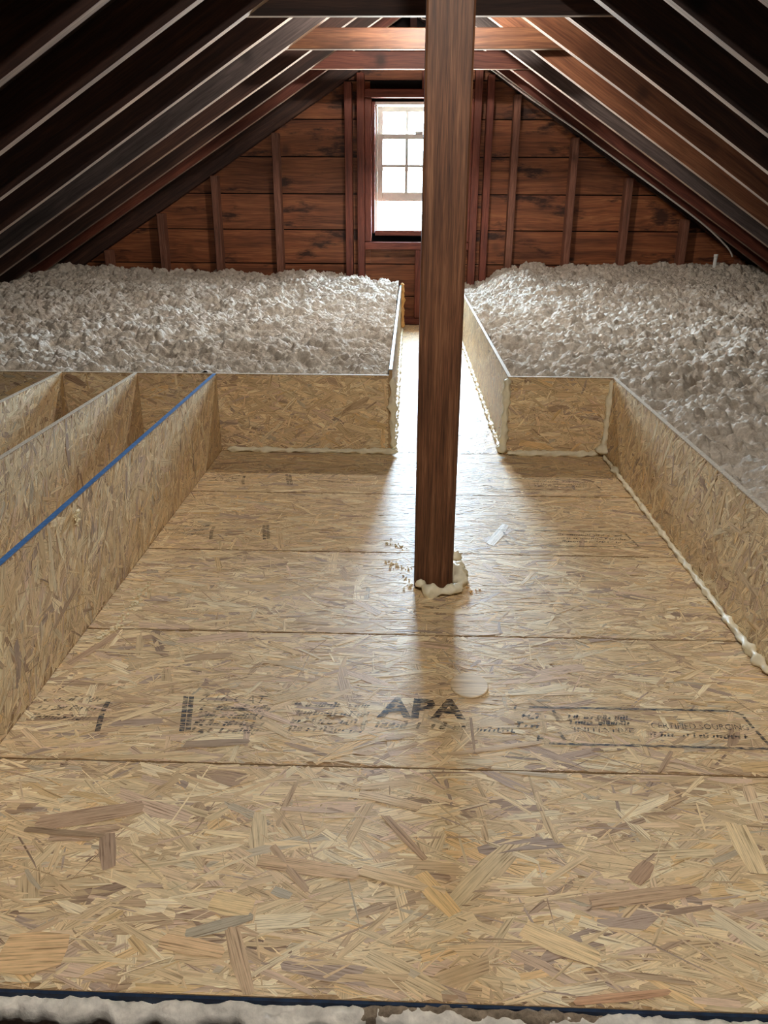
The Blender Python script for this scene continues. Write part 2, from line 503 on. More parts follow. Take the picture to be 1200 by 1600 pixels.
def roof_x(z, extra=0.10):
    return -(RIDGE + extra - z) / SL, (RIDGE + extra - z) / SR
edges = [-0.04, 0.19, 0.412, 0.638, 0.871, 1.104, 1.332, 1.56, 1.79]
for a, b in zip(edges[:-1], edges[1:]):
    b -= 0.007
    la, ra = roof_x(a); lb, rb = roof_x(b)
    segs = []
    if b > WZ0 - 0.06 and a < WZ1 + 0.02:
        segs = [[(la, a), (WX0 - 0.03, a), (WX0 - 0.03, b), (lb, b)], [(WX1 + 0.03, a), (ra, a), (rb, b), (WX1 + 0.03, b)]]
    else:
        segs = [[(la, a), (ra, a), (rb, b), (lb, b)]]
    if a == 0.412:
        segs = [[(la, a), (WX0 - 0.03, a), (WX0 - 0.03, b), (lb, b)], [(WX1 + 0.03, a), (ra, a), (rb, b), (WX1 + 0.03, b)], [(WX0 - 0.029, a), (WX1 + 0.029, a), (WX1 + 0.029, 0.53), (WX0 - 0.029, 0.53)]]
    for q in segs:
        dy = random.uniform(-0.003, 0.003)
        prism_xz('board', q, YBD + dy, YBD + dy + 0.02, M['board'], wall_back)

def stud_top(x, w):
    return RIDGE + (-0.065 if x < 0 else 0.036) - (SL if x < 0 else SR) * (abs(x) + w / 2)
studs = [(-2.127, .046), (-1.73, .046), (-1.338, .046), (-0.91, .048), (-0.421, .05), (0.508, .046), (0.684, .046), (1.081, .046), (1.463, .046), (1.872, .046), (2.284, .046)]
for x, w in studs:
    box('stud', x - w / 2, x + w / 2, YF + random.uniform(-.004, .004), YBD - 0.001, 0.0, max(stud_top(x, w), 0.12), M['stud_red'] if -0.5 < x < 0.55 else M['stud'], wall_back, 0.003)
for x, w in ((-0.339, .05), (0.428, .05)):
    box('king_stud', x - w / 2, x + w / 2, YF, YBD - 0.001, 0.0, stud_top(x, w), M['stud_red'], wall_back, 0.003)
for x0_, x1_ in ((-0.313, -0.268), (0.36, 0.402)):
    box('trimmer_stud', x0_, x1_, YF + 0.012, YBD - 0.001, 0.562, 1.448, M['stud_red'], wall_back, 0.003)
box('window_header', -0.313, 0.402, YF + 0.004, YBD - 0.001, 1.45, 1.50, M['frame_red'], wall_back, 0.003)
box('window_sill_plate', -0.313, 0.402, YF - 0.002, YBD - 0.001, 0.51, 0.560, M['frame_red'], wall_back, 0.003)
box('cripple_stud', 0.036, 0.084, YF, YBD - 0.001, 0.045, 0.509, M['stud_red'], wall_back, 0.003)
box('cripple_stud', 0.060, 0.106, YF, YBD - 0.001, 1.501, 1.75, M['stud_red'], wall_back, 0.003)
box('bottom_plate', -2.6, 2.6, YF + 0.005, YBD - 0.004, 0.0, 0.044, M['frame_red'], wall_back, 0.003)

# ------------------------------------------------------------------ window
win = empty('window_1', (0.045, 5.85, WZ0)); tag(win, kind='structure')
fr = empty('frame', (0.045, 5.85, WZ0), win)
def fbar(a, mat='frame_red', nm='frame_bar', par=None, bev=0.002): return box(nm, *a, M[mat], par or fr, bev)
fbar((WX0 - 0.016, WX0 + 0.004, 5.76, 5.93, WZ0 - 0.02, WZ1 + 0.01), 'stud_red')
fbar((WX1 - 0.004, WX1 + 0.016, 5.76, 5.93, WZ0 - 0.02, WZ1 + 0.01), 'stud_red')
fbar((WX0 + .0045, WX1 - .0045, 5.80, 5.93, WZ1 - 0.004, WZ1 + 0.014), 'white_paint')
fbar((WX0 + .0045, WX1 - .0045, 5.775, 5.96, WZ0 - 0.035, WZ0 - 0.002), 'frame_red', 'window_sill')
# painted side stops
fbar((WX0 + .0045, WX0 + 0.017, 5.835, 5.93, WZ0, WZ1 - .005), 'white_paint')
fbar((WX1 - 0.017, WX1 - .0045, 5.835, 5.93, WZ0, WZ1 - .005), 'white_paint')

def sash(nm, y, z0, z1, rows, bottom):
    s = empty(nm, (0.0475, y, z0), win)
    x0, x1 = WX0 + 0.018, WX1 - 0.018
    st = 0.036
    d0, d1 = y, y + 0.03
    for a, b in ((x0, x0 + st), (x1 - st, x1)):
        box('stile', a, b, d0, d1, z0, z1, M['white_paint'], s, 0.002)
    box('top_rail', x0 + st, x1 - st, d0, d1, z1 - 0.03, z1, M['white_paint'], s, 0.002)
    box('bottom_rail', x0 + st, x1 - st, d0, d1, z0, z0 + bottom, M['white_paint'], s, 0.002)
    gx0, gx1, gz0, gz1 = x0 + st, x1 - st, z0 + bottom, z1 - 0.03
    pw = (gx1 - gx0) / 3
    for i in (1, 2):
        box('muntin', gx0 + i * pw - 0.010, gx0 + i * pw + 0.010, d0 + .004, d1 - .004, gz0, gz1, M['white_paint'], s)
    ph = (gz1 - gz0) / rows
    for r_ in range(1, rows):
        for i in range(3):
            box('muntin', gx0 + i * pw + (.0101 if i else 0), gx0 + (i + 1) * pw - (.0101 if i < 2 else 0), d0 + .004, d1 - .004, gz0 + r_ * ph - 0.008, gz0 + r_ * ph + 0.008, M['white_paint'], s)
    for r_ in range(rows):
        for i in range(3):
            box('pane', gx0 + i * pw + (.0102 if i else 0), gx0 + (i + 1) * pw - (.0102 if i < 2 else 0), y + .013, y + .016,
                gz0 + r_ * ph + (.0082 if r_ else 0), gz0 + (r_ + 1) * ph - (.0082 if r_ < rows - 1 else 0), M['glass'], s)
    return s
sash('lower_sash', 5.842, 0.822, 1.243, 2, 0.058)
sash('upper_sash', 5.878, 1.015, 1.412, 2, 0.04)
lk = box('sash_lock', 0.02, 0.075, 5.846, 5.868, 1.2435, 1.262, M['steel'], win, 0.004)
# storm window behind the open lower half
st_ = empty('storm_frame', (0.0475, 5.94, WZ0), win)
for a in ((WX0 + 0.004, WX0 + 0.03, 5.935, 5.95, WZ0, 0.86), (WX1 - 0.03, WX1 - 0.004, 5.935, 5.95, WZ0, 0.86), (0.013, 0.027, 5.935, 5.95, WZ0, 0.86), (WX0 + 0.03, WX1 - 0.03, 5.935, 5.95, 0.86, 0.875)):
    box('storm_bar', *a, M['white_paint'], st_)

# ------------------------------------------------------------------ rafters, ridge, ties
RL = [2.13, 2.549, 3.032, 3.482, 3.904, 4.311, 4.668, 5.057, 5.395]
RR = [2.40, 2.802, 3.220, 3.604, 4.009, 4.416, 4.769, 5.137, 5.400]
ORD = ['nearest', 'first', 'second', 'third', 'fourth', 'fifth', 'sixth', 'seventh', 'eighth']
matL = ['rafter', 'rafter', 'rafter', 'rafter', 'rafter', 'rafter_grey', 'rafter', 'rafter', 'rafter_red']
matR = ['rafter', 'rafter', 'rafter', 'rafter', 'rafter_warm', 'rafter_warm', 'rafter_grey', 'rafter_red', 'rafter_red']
def rafter(side, y, mat, depth=0.142, drop=0.0, thick=0.042):
    sgn = -1 if side == 'left' else 1
    slope = SL if sgn < 0 else SR
    th = math.atan(slope)
    ln = 3.45 / math.cos(th)
    s0 = 0.03
    me = pyd('rafter', [(s0 if z == 0 else s0, yy, z) for z in ()] or
             [(x, yy, z) for z in (0, depth) for yy in (-thick / 2, thick / 2) for x in ((s0, ln) if z == 0 else (s0 + depth * slope, ln))],
             [(0, 2, 3, 1), (4, 5, 7, 6), (0, 1, 5, 4), (2, 6, 7, 3), (0, 4, 6, 2), (1, 3, 7, 5)])
    # a slightly uneven sawn face
    bm = bmesh.new(); bm.from_mesh(me)
    bmesh.ops.subdivide_edges(bm, edges=[e for e in bm.edges if abs((e.verts[0].co - e.verts[1].co).x) > 1], cuts=14)
    ph, amp = random.uniform(0, 6), random.uniform(.0015, .004)
    for v in bm.verts:
        v.co.y += amp * math.sin(v.co.x * 2.3 + ph)
        if v.co.z < 0.01: v.co.z += amp * 0.7 * math.sin(v.co.x * 3.1 + ph * 2)
    bmesh.ops.recalc_face_normals(bm, faces=bm.faces)
    bm.to_mesh(me); bm.free()
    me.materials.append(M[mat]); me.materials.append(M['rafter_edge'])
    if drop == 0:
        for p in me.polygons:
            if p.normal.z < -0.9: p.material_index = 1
    o = link_mesh('rafter', me, M[mat])
    o.location = (0, y, RIDGE - drop)
    o.rotation_euler = (0, th, 0) if sgn > 0 else (0, th, math.pi)
    return o
for i, y in enumerate(RL):
    if i == 0: continue
    tag(rafter('left', y, matL[i]), ('dark stained rafter on the left slope, %s one from the camera' % ORD[i]) if i < 8 else 'reddish rafter on the left slope, last before the gable end rafter', 'rafter', 'rafters on the left slope')
for i, y in enumerate(RR):
    lab = ['dark rafter in the top right corner, nearest on the right slope'] + ['%s rafter on the right slope, %s after the one in the top corner' % ({'rafter': 'dark stained', 'rafter_warm': 'lamp-lit orange brown', 'rafter_grey': 'greyish', 'rafter_red': 'reddish'}[matR[j]], ORD[j]) for j in range(1, 9)]
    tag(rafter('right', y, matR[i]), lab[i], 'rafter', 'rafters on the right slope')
for k_, (ya, yb_) in enumerate(((2.13, 1.99), (1.72, 1.56), (1.31, 1.17), (0.90, 0.76), (0.49, 0.40))):
    tag(rafter('left', ya, 'rafter'), 'dark rafter on the left slope above the picture, %s one behind the first visible' % ORD[k_ + 1], 'rafter', 'rafters over the stairwell on the left slope')
    tag(rafter('right', yb_, 'rafter'), 'dark rafter on the right slope above the picture, %s one behind the top corner' % ORD[k_ + 1], 'rafter', 'rafters over the stairwell on the right slope')
tag(rafter('left', 5.775, 'rafter', 0.195, 0.062, 0.06), 'black gable end rafter over the stud tops, left side', 'rafter', 'rafters on the left slope')
tag(rafter('right', 5.775, 'rafter', 0.12, -0.04, 0.06), 'dark gable end rafter over the stud tops, right side', 'rafter', 'rafters on the right slope')

tag(box('ridge_beam', -0.021, 0.021, -2.55, 5.72, RIDGE - 0.045, RIDGE + 0.13, M['rafter'], None, 0.003), 'dark ridge beam along the roof peak, where the rafters meet', 'beam')

def tie(y, z, h, mat, x0, x1, lab):
    o = box('collar_tie', x0, x1, y - 0.019, y + 0.019, z, z + h, M[mat], None, 0.003)
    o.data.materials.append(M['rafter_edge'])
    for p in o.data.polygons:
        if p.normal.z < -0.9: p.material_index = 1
    return tag(o, lab, 'beam', 'collar ties across the roof')
tie(3.523, 1.488, 0.092, 'rafter', -0.80, 0.80, 'dark collar tie nearest the camera, cut off by the picture top')
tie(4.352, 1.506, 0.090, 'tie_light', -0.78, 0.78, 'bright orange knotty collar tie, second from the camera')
tie(5.097, 1.524, 0.088, 'rafter_red', -0.76, 0.76, 'reddish brown collar tie in front of the gable, farthest one')

# ------------------------------------------------------------------ post
PX0, PX1, PY = 0.022, 0.109, 1.606
post = box('post', PX0, PX1, PY, PY + 0.088, 0.0, RIDGE + 0.05, M['post'], None, 0.004)
tag(post, 'square reddish brown wooden post standing on the board floor', 'post')

# ------------------------------------------------------------------ floor panels
def floor_panel(x0, x1, y0, y1, dens=5200, big=1.0, mean=0.0, tone=1.0, spread=0.36):
    o = box('floor_panel', x0, x1, y0, y1, -T, 0.0, M['osb_core'], floor)
    add_strands(o, (x0, y0, 0), (1, 0, 0), (0, 1, 0), (0, 0, 1), x1 - x0, y1 - y0, dens, big, mean, spread, tone)
    return o
FX0, FX1 = -1.40, XR + 0.01
G = 0.0012
YS = [0.606, 0.992, 1.397, 1.798, 2.222, 2.640]
panels = []
for i in range(5):
    panels.append(floor_panel(FX0, FX1, YS[i] + G, YS[i + 1] - G, 8000, 1.15 if i == 0 else 0.95))
panels.append(floor_panel(CL - 0.008, CR + 0.008, YS[5] + G, 5.70, 8000, 0.8, 1.2))
tag(box('trim_1', -1.40, 0.94, 0.6035, 0.6072, -0.020, -0.0010, M['navy_edge'], None), kind='structure')

# the flakes that stand out by size or colour
FLAKES = [(-0.53, 0.843, -0.411, 0.835, 0.0115, (105, 74, 58)),
          (-0.411, 0.841, -0.386, 0.777, 0.0247, (140, 108, 96)),
          (-0.515, 0.854, -0.373, 0.893, 0.0349, (164, 130, 110)),
          (0.15, 0.706, 0.234, 0.665, 0.0314, (244, 214, 160)),
          (-0.204, 0.693, -0.167, 0.607, 0.0214, (186, 154, 122)),
          (-0.256, 0.682, -0.179, 0.712, 0.019, (150, 148, 136)),
          (0.025, 0.783, 0.07, 0.721, 0.0292, (240, 202, 134)),
          (0.197, 0.613, 0.305, 0.628, 0.0117, (184, 122, 84)),
          (0.372, 1.393, 0.475, 1.451, 0.0349, (134, 112, 112)),
          (0.219, 1.856, 0.276, 1.996, 0.0296, (236, 232, 224)),
          (0.117, 1.125, 0.117, 1.028, 0.0054, (118, 82, 58)),
          (-0.468, 0.649, -0.393, 0.656, 0.0608, (226, 184, 130)),
          (0.477, 0.891, 0.474, 0.799, 0.035, (244, 220, 172)),
          (-0.177, 0.826, -0.117, 0.749, 0.0131, (166, 132, 104)),
          (-0.194, 0.8, -0.055, 0.78, 0.0274, (200, 164, 124)),
          (-0.164, 0.752, -0.138, 0.742, 0.015, (160, 160, 150)),
          (0.24, 0.746, 0.385, 0.773, 0.0245, (176, 140, 110)),
          (0.305, 0.781, 0.335, 0.814, 0.0237, (150, 108, 86)),
          (-0.024, 0.889, 0.034, 0.808, 0.0131, (160, 122, 92)),
          (0.027, 0.907, -0.064, 0.933, 0.0209, (214, 184, 140)),
          (-0.239, 0.733, -0.184, 0.723, 0.037, (236, 206, 150)),
          (0.254, 0.98, 0.143, 0.995, 0.015, (176, 160, 136)),
          (0.4, 0.993, 0.436, 1.048, 0.0095, (150, 116, 92)),
          (-0.357, 1.034, -0.25, 1.046, 0.0197, (128, 106, 98)),
          (-0.56, 1.002, -0.432, 0.989, 0.0116, (120, 100, 90)),
          (0.233, 1.064, 0.074, 1.026, 0.0123, (196, 166, 128)),
          (-0.055, 0.789, 0.062, 0.757, 0.0226, (226, 196, 150)),
          (-0.286, 0.674, -0.206, 0.66, 0.0245, (224, 184, 136))]
for (ax, ay, bx_, by_, w_, c_) in FLAKES:
    pi = max(i for i in range(5) if YS[i] <= min(ay, by_))
    lim = YS[pi + 1] - 0.002
    d = Vector((bx_ - ax, by_ - ay)); L_ = d.length; d /= L_
    pr = [(-.5, -.38), (0, -.5), (.48, -.30), (.5, .05), (.46, .36), (0, .46), (-.47, .42), (-.5, 0)]
    vs_, uv_ = [], []
    for k_, (p, q) in enumerate(pr):
        p += random.uniform(-.03, .03)
        x = (ax + bx_) / 2 + d.x * p * L_ - d.y * q * w_; y = (ay + by_) / 2 + d.y * p * L_ + d.x * q * w_
        vs_.append((x, min(max(y, YS[pi] + .002), lim), 0.00165 + 0.00008 * k_ % 3e-4)); uv_.append((p * L_ + ax * 7, q * w_ + ay * 9))
    me = pyd('wood_flake', vs_, [tuple(range(8))])
    at_ = me.color_attributes.new('tone', 'FLOAT_COLOR', 'CORNER')
    at_.data.foreach_set('color', ([0.62 * q + 0.38 * float(p) for q, p in zip(srgb(*c_)[:3], T_COL[:6].mean(0))] + [1.0]) * 8)
    ul = me.uv_layers.new(name='grain')
    for k_, lp in enumerate(me.loops): ul.data[k_].uv = uv_[lp.vertex_index]
    if me.polygons[0].normal.z < 0: me.flip_normals()
    link_mesh('wood_flake', me, M['strand'], panels[pi])

# ------------------------------------------------------------------ dam boards
def dam(label, x0, x1, y0, y1, face, h=HW, edge='osb_edge', dens=9000, tone=1.0, top=None, z0=0.0015):
    o = box('dam_board', x0, x1, y0, y1, z0, h, M['osb_core'])
    tag(o, label, 'partition', 'low chipboard dams around the decking')
    if '+x' in face: add_strands(o, (x1, y0, z0), (0, 1, 0), (0, 0, 1), (1, 0, 0), y1 - y0, h - z0, dens, 0.85, 0.9, 0.6, tone)
    if '-x' in face: add_strands(o, (x0, y0, z0), (0, 1, 0), (0, 0, 1), (-1, 0, 0), y1 - y0, h - z0, dens, 0.85, -0.9, 0.6, tone)
    if '-y' in face: add_strands(o, (x0, y0, z0), (1, 0, 0), (0, 0, 1), (0, -1, 0), x1 - x0, h - z0, dens, 0.95, 0, 0.45, tone)
    box('board_edge', x0, x1, y0, y1, h + .0002, h + 0.0022, M[edge], o)
    return o
dam('long chipboard dam with a bright blue top edge, left of the decking', XL - T, XL, 0.62, YB - 0.001, '+x-x', edge='blue_edge')
dam('chipboard dam with bare top edge, next left of the blue edged one', -0.925 - T, -0.925, 0.62, YB - 0.001, '+x')
dam('chipboard dam at the left picture edge, leftmost of the three parallel ones', -1.185 - T, -1.185, 0.62, YB - 0.001, '+x')
dam('chipboard board across the back of the decking, left of the walkway', -2.45, CL - T, YB, YB + T, '-y')
dam('short chipboard board across the back of the decking, right of the walkway', CR, XR + T, YB, YB + T, '-y')
dam('long chipboard dam beside the insulation, right of the decking', XR, XR + T, 0.62, YB - 0.001, '-x')
dam('chipboard dam with pale blue top edge, along the left side of the walkway', CL - T, CL, YB + T + 0.001, 5.50, '+x', h=0.292, edge='sky_edge')
dam('chipboard dam along the right side of the walkway, leading to the window', CR, CR + T, YB + T + 0.001, 5.50, '-x')

# ------------------------------------------------------------------ insulation
def vnoise(x, y, scale, seed):
    r = np.random.default_rng(seed)
    n = 256
    lat = r.random((n, n))
    X, Y = x / scale + 1000, y / scale + 1000
    xi, yi = np.floor(X).astype(int), np.floor(Y).astype(int)
    fx, fy = X - xi, Y - yi
    fx = fx * fx * (3 - 2 * fx); fy = fy * fy * (3 - 2 * fy)
    a = lat[xi % n, yi % n]; b = lat[(xi + 1) % n, yi % n]; c = lat[xi % n, (yi + 1) % n]; d = lat[(xi + 1) % n, (yi + 1) % n]
    return (a * (1 - fx) + b * fx) * (1 - fy) + (c * (1 - fx) + d * fx) * fy

def clumps(x, y, cell, seed, radius=0.75):
    """rounded tufts on a jittered lattice: the tallest tuft wins"""
    r = np.random.default_rng(seed)
    n = 512
    jx, jy, ht = r.random((n, n)), r.random((n, n)), r.random((n, n))
    X, Y = x / cell + 2000, y / cell + 2000
    xi, yi = np.floor(X).astype(int), np.floor(Y).astype(int)
    best = np.zeros_like(X)
    for ox in (-1, 0, 1):
        for oy in (-1, 0, 1):
            a, b = (xi + ox) % n, (yi + oy) % n
            d2 = (X - xi - ox - jx[a, b]) ** 2 + (Y - yi - oy - jy[a, b]) ** 2
            best = np.maximum(best, np.sqrt(np.clip(1 - d2 / radius ** 2, 0, 1)) * (0.45 + 0.55 * ht[a, b]))
    return best

def insulation(name, x0, x1, y0, y1, step, keep, base, label, seed):
    xs = np.arange(x0, x1 + step * .5, step); ys = np.arange(y0, y1 + step * .5, step)
    X, Y = np.meshgrid(xs, ys, indexing='ij')
    wx = X + 0.03 * (vnoise(X, Y, .03, seed + 1) - .5); wy = Y + 0.03 * (vnoise(X, Y, .03, seed + 2) - .5)
    Z = base(X, Y)
    Z = Z + 0.030 * (vnoise(X, Y, 0.35, seed + 3) - .5) + 0.046 * (vnoise(wx, wy, 0.11, seed + 4) - .5)
    Z = Z + 0.030 * (clumps(wx, wy, 0.058, seed + 5) - .5) + 0.025 * (clumps(wx, wy, 0.030, seed + 6) - .5)
    Z = Z + 0.013 * (clumps(X, Y, 0.0155, seed + 7, 0.6) - .5) + 0.008 * (vnoise(X, Y, 0.008, seed + 10) - .5)
    dx = 0.010 * (vnoise(X, Y, 0.02, seed + 8) - .5); dy = 0.012 * (vnoise(X, Y, 0.02, seed + 9) - .5)
    ed = np.minimum.reduce([X - xs[0], xs[-1] - X, Y - ys[0], ys[-1] - Y]) / 0.03
    ed = np.clip(ed, 0, 1)
    K = keep(X, Y)
    P = np.stack([X + dx * ed, Y + dy * ed, Z], -1).reshape(-1, 3)
    nx, ny = X.shape
    i = np.arange(nx * ny).reshape(nx, ny)
    q = np.stack([i[:-1, :-1], i[1:, :-1], i[1:, 1:], i[:-1, 1:]], -1)
    ok = K[:-1, :-1] & K[1:, :-1] & K[1:, 1:] & K[:-1, 1:]
    q = q[ok]
    used = np.zeros(nx * ny, bool); used[q.ravel()] = True
    remap = np.cumsum(used) - 1
    P = P[used]; q = remap[q]
    me = bpy.data.meshes.new(name)
    me.vertices.add(len(P)); me.vertices.foreach_set('co', P.ravel())
    me.loops.add(q.size); me.loops.foreach_set('vertex_index', q.ravel().astype(np.int32))
    me.polygons.add(len(q)); me.polygons.foreach_set('loop_start', np.arange(0, q.size, 4, dtype=np.int32))
    me.update(calc_edges=True)
    o = link_mesh(name, me, M['insulation'], None, True)
    return tag(o, label, 'insulation', None, 'stuff')

def ss(t): t = np.clip(t, 0, 1); return t * t * (3 - 2 * t)
def base_left(X, Y):
    z = 0.256 + 0.075 * ss((Y - 3.0) / 2.7)
    z = z + 0.05 * ss((-1.2 - X) / 1.2) * ss((Y - 4.6) / 1.1)
    z = z - 0.012 * np.exp(-((X + 0.09) / 0.06) ** 2)
    end = ss((Y - 5.47) / 0.05) * ss((X + 0.35) / 0.30)
    return z * (1 - end) + 0.03 * end
def base_right(X, Y):
    side = 0.12 + 0.88 * ss((X - 0.36) / 0.45)
    z = 0.250 + (0.105 * ss((Y - 3.0) / 2.7) + 0.05 * ss((Y - 5.3) / 0.4)) * side
    z = z - 0.03 * ss((2.2 - Y) / 1.5)
    return z
insulation('loose_insulation', -2.62, CL - T - 0.004, YB + T + 0.004, 5.80, 0.0062,
           lambda X, Y: X < 5, base_left, 'grey loose-fill insulation filling the attic left of the walkway', 100)
insulation('loose_insulation', CR + T + 0.004, 2.62, 0.62, 5.80, 0.0062,
           lambda X, Y: (X > XR + T + 0.003) | (Y > YB + T + 0.003), base_right, 'grey loose-fill insulation filling the attic right of the walkway', 300)

# ------------------------------------------------------------------ expanding foam
def foam_tube(path, r0, label, mat='foam', seg=0.006, lump=0.45, name='foam_bead', flat=1.0, blobs=(), group='expanding foam sealing the joints'):
    pts = [Vector(p) for p in path]
    dense = []
    for a, b in zip(pts[:-1], pts[1:]):
        n = max(int((b - a).length / seg), 2)
        dense += [a.lerp(b, i / n) for i in range(n)]
    dense.append(pts[-1])
    rs = random.Random(label)
    ph = [rs.uniform(0, 6.28) for _ in range(6)]
    NS = 14
    v, f = [], []
    s = 0.0
    N = len(dense)
    for i, p in enumerate(dense):
        if i: s += (p - dense[i - 1]).length
        t = (dense[min(i + 1, N - 1)] - dense[max(i - 1, 0)]).normalized()
        u = t.cross(Vector((0.31, 0.17, 0.93))).normalized(); w_ = t.cross(u)
        lum = 0.5 * math.sin(s * 95 + ph[0]) + 0.6 * math.sin(s * 37 + ph[1]) + 0.5 * math.sin(s * 171 + ph[2]) * math.sin(s * 23 + ph[3])
        r = r0 * (1 + lump * lum * 0.6)
        for bs, br in blobs: r += r0 * br * math.exp(-((s - bs) / (r0 * 2.0)) ** 2)
        if i == 0 or i == N - 1: r *= 0.25
        elif i == 1 or i == N - 2: r *= 0.75
        for k_ in range(NS):
            a = 2 * math.pi * k_ / NS
            rr = r * (1 + 0.20 * math.sin(3 * a + s * 70 + ph[4]) + 0.14 * math.sin(2 * a - s * 150 + ph[5]) + 0.12 * math.sin(5 * a + s * 310 + ph[2]) + rs.uniform(-.05, .05))
            q = p + u * (math.cos(a) * rr) + w_ * (math.sin(a) * rr)
            v.append(q)
    for i in range(N - 1):
        for k_ in range(NS):
            k2 = (k_ + 1) % NS
            f.append((i * NS + k_, i * NS + k2, (i + 1) * NS + k2, (i + 1) * NS + k_))
    f.append(tuple(range(NS - 1, -1, -1))); f.append(tuple((N - 1) * NS + k_ for k_ in range(NS)))
    o_ = dense[0]
    me = pyd(name, [q - o_ for q in v], f)
    bm = bmesh.new(); bm.from_mesh(me); bmesh.ops.recalc_face_normals(bm, faces=bm.faces); bm.to_mesh(me); bm.free()
    o = link_mesh(name, me, M[mat], None, True)
    o.location = o_
    return tag(o, label, 'foam', group)

foam_tube([(-0.632, YB - 0.008, 0.010), (-0.60, YB - 0.012, 0.013), (-0.56, YB - 0.006, .010), (-0.40, YB - 0.006, 0.009), (-0.20, YB - 0.007, 0.009), (-0.10, YB - 0.012, 0.012), (-0.03, YB - 0.02, 0.013)], 0.0075,
          'long foam bead along the foot of the left back board', blobs=((0.03, .5), (0.13, .4), (0.53, .6), (0.575, .8)))
foam_tube([(CL + 0.002, YB - 0.004, HW - 0.005), (CL + 0.004, YB - 0.006, 0.15), (CL + 0.006, YB - 0.008, 0.02)], 0.0095, 'upright foam bead at the left corner of the walkway', blobs=((0.09, .5),))
foam_tube([(CL + 0.008, YB + 0.02, 0.008), (CL + 0.008, 3.4, 0.008), (CL + 0.007, 4.4, 0.008), (CL + 0.007, 5.48, 0.008)], 0.0075, 'foam bead along the left foot of the walkway', lump=0.7)
foam_tube([(CL + 0.004, 5.50, 0.31), (CL + 0.010, 5.505, 0.2), (CL + 0.006, 5.505, 0.12), (CL + 0.012, 5.505, 0.01)], 0.011, 'tan upright foam bead at the far end of the walkway', 'foam_tan', lump=0.6, blobs=((0.12, .6), (0.29, 0.7)))
foam_tube([(CR - 0.007, YB + 0.01, 0.008), (CR - 0.007, 3.4, 0.008), (CR - 0.006, 4.4, 0.008), (CR - 0.006, 5.45, 0.008)], 0.0075, 'foam bead along the right foot of the walkway', lump=0.75)
foam_tube([(CR - 0.002, YB - 0.003, HW - 0.004), (CR - 0.003, YB - 0.006, 0.15), (CR - 0.005, YB - 0.010, 0.03), (CR - 0.010, YB - 0.014, 0.012)], 0.011, 'upright foam bead at the right corner of the walkway', blobs=((0.26, .9),))
foam_tube([(CR + 0.012, YB - 0.008, 0.010), (0.44, YB - 0.006, 0.009), (0.50, YB - 0.01, 0.011), (0.56, YB - 0.006, 0.009), (XR - 0.025, YB - 0.007, 0.010)], 0.0088, 'foam bead along the foot of the right back board', blobs=((0.15, .5),))
foam_tube([(XR - 0.004, YB - 0.004, HW - 0.004), (XR - 0.006, YB - 0.008, 0.12), (XR - 0.012, YB - 0.014, 0.012)], 0.0095, 'upright foam bead in the right back corner of the decking', blobs=((0.25, 1.4),))
foam_tube([(XR - 0.012, YB - 0.03, 0.010), (XR - 0.008, 2.5, 0.008), (XR - 0.008, 2.0, 0.0075), (XR - 0.008, 1.6, 0.0075), (XR - 0.009, 1.42, 0.009), (XR - 0.012, 1.36, 0.012), (XR - 0.006, 1.27, 0.008)], 0.0064, 'long foam bead along the foot of the right dam', blobs=((0.15, .7), (1.25, 1.0), (1.29, 0.8)))
# around the post
foam_tube([(PX1 + 0.012, PY + 0.16, 0.012), (PX1 + 0.018, PY + 0.14, 0.012)], 0.014, 'small foam lump behind the right side of the post', lump=.3, blobs=((0.01, .3),))
foam_tube([(PX1 + 0.012, PY + 0.09, 0.012), (PX1 + 0.014, PY + 0.05, 0.016), (PX1 + 0.022, PY + 0.01, 0.012), (PX1 + 0.010, PY - 0.022, 0.012), (PX1 - 0.02, PY - 0.034, 0.012), (PX1 - 0.05, PY - 0.034, 0.010), (PX0 + 0.02, PY - 0.04, 0.007)], 0.0125,
          'thick curl of foam around the right foot of the post', seg=0.004, lump=.8, blobs=((0.02, .5), (0.2, 0.5)))
foam_tube([(PX0 + 0.002, PY - 0.012, 0.014), (PX0 + 0.014, PY - 0.010, 0.018), (PX0 + 0.026, PY - 0.010, 0.013)], 0.009, 'small foam lump at the left front corner of the post', lump=.8)

def crumbs(name, spots, label, cat='foam', mat='crumb', sizes=(0.0014, 0.0040)):
    """loose specks of foam, one heap nobody would count"""
    bm = bmesh.new()
    for (x, y, z) in spots:
        r = random.uniform(*sizes)
        mt = Matrix.Translation((x, y, z + r * 0.5)) @ Matrix.Rotation(random.uniform(0, 6), 4, 'Z') @ Matrix.Diagonal((r * random.uniform(.7, 1.5), r * random.uniform(.6, 1.1), r * random.uniform(.5, .9), 1))
        ret = bmesh.ops.create_icosphere(bm, subdivisions=1, radius=1.0, matrix=mt)
        for v in ret['verts']: v.co += Vector((random.uniform(-1, 1), random.uniform(-1, 1), random.uniform(-.5, 1))) * r * 0.25
    me = bpy.data.meshes.new(name)
    bm.to_mesh(me); bm.free()
    o = link_mesh(name, me, M[mat])
    return tag(o, label, cat, None, 'stuff')
def trail(pts, n, sp):
    out = []
    for _ in range(n):
        i = random.randrange(len(pts) - 1); t = random.random()
        a, b = pts[i], pts[i + 1]
        out.append((a[0] + (b[0] - a[0]) * t + random.gauss(0, sp), a[1] + (b[1] - a[1]) * t + random.gauss(0, sp), 0.001))
    return out
crumbs('foam_crumbs', trail([(-0.592, 1.60), (-0.589, 1.52), (-0.595, 1.45), (-0.597, 1.392), (-0.62, 1.353)], 95, 0.006), 'trail of pale foam crumbs on the floor by the blue edged dam')
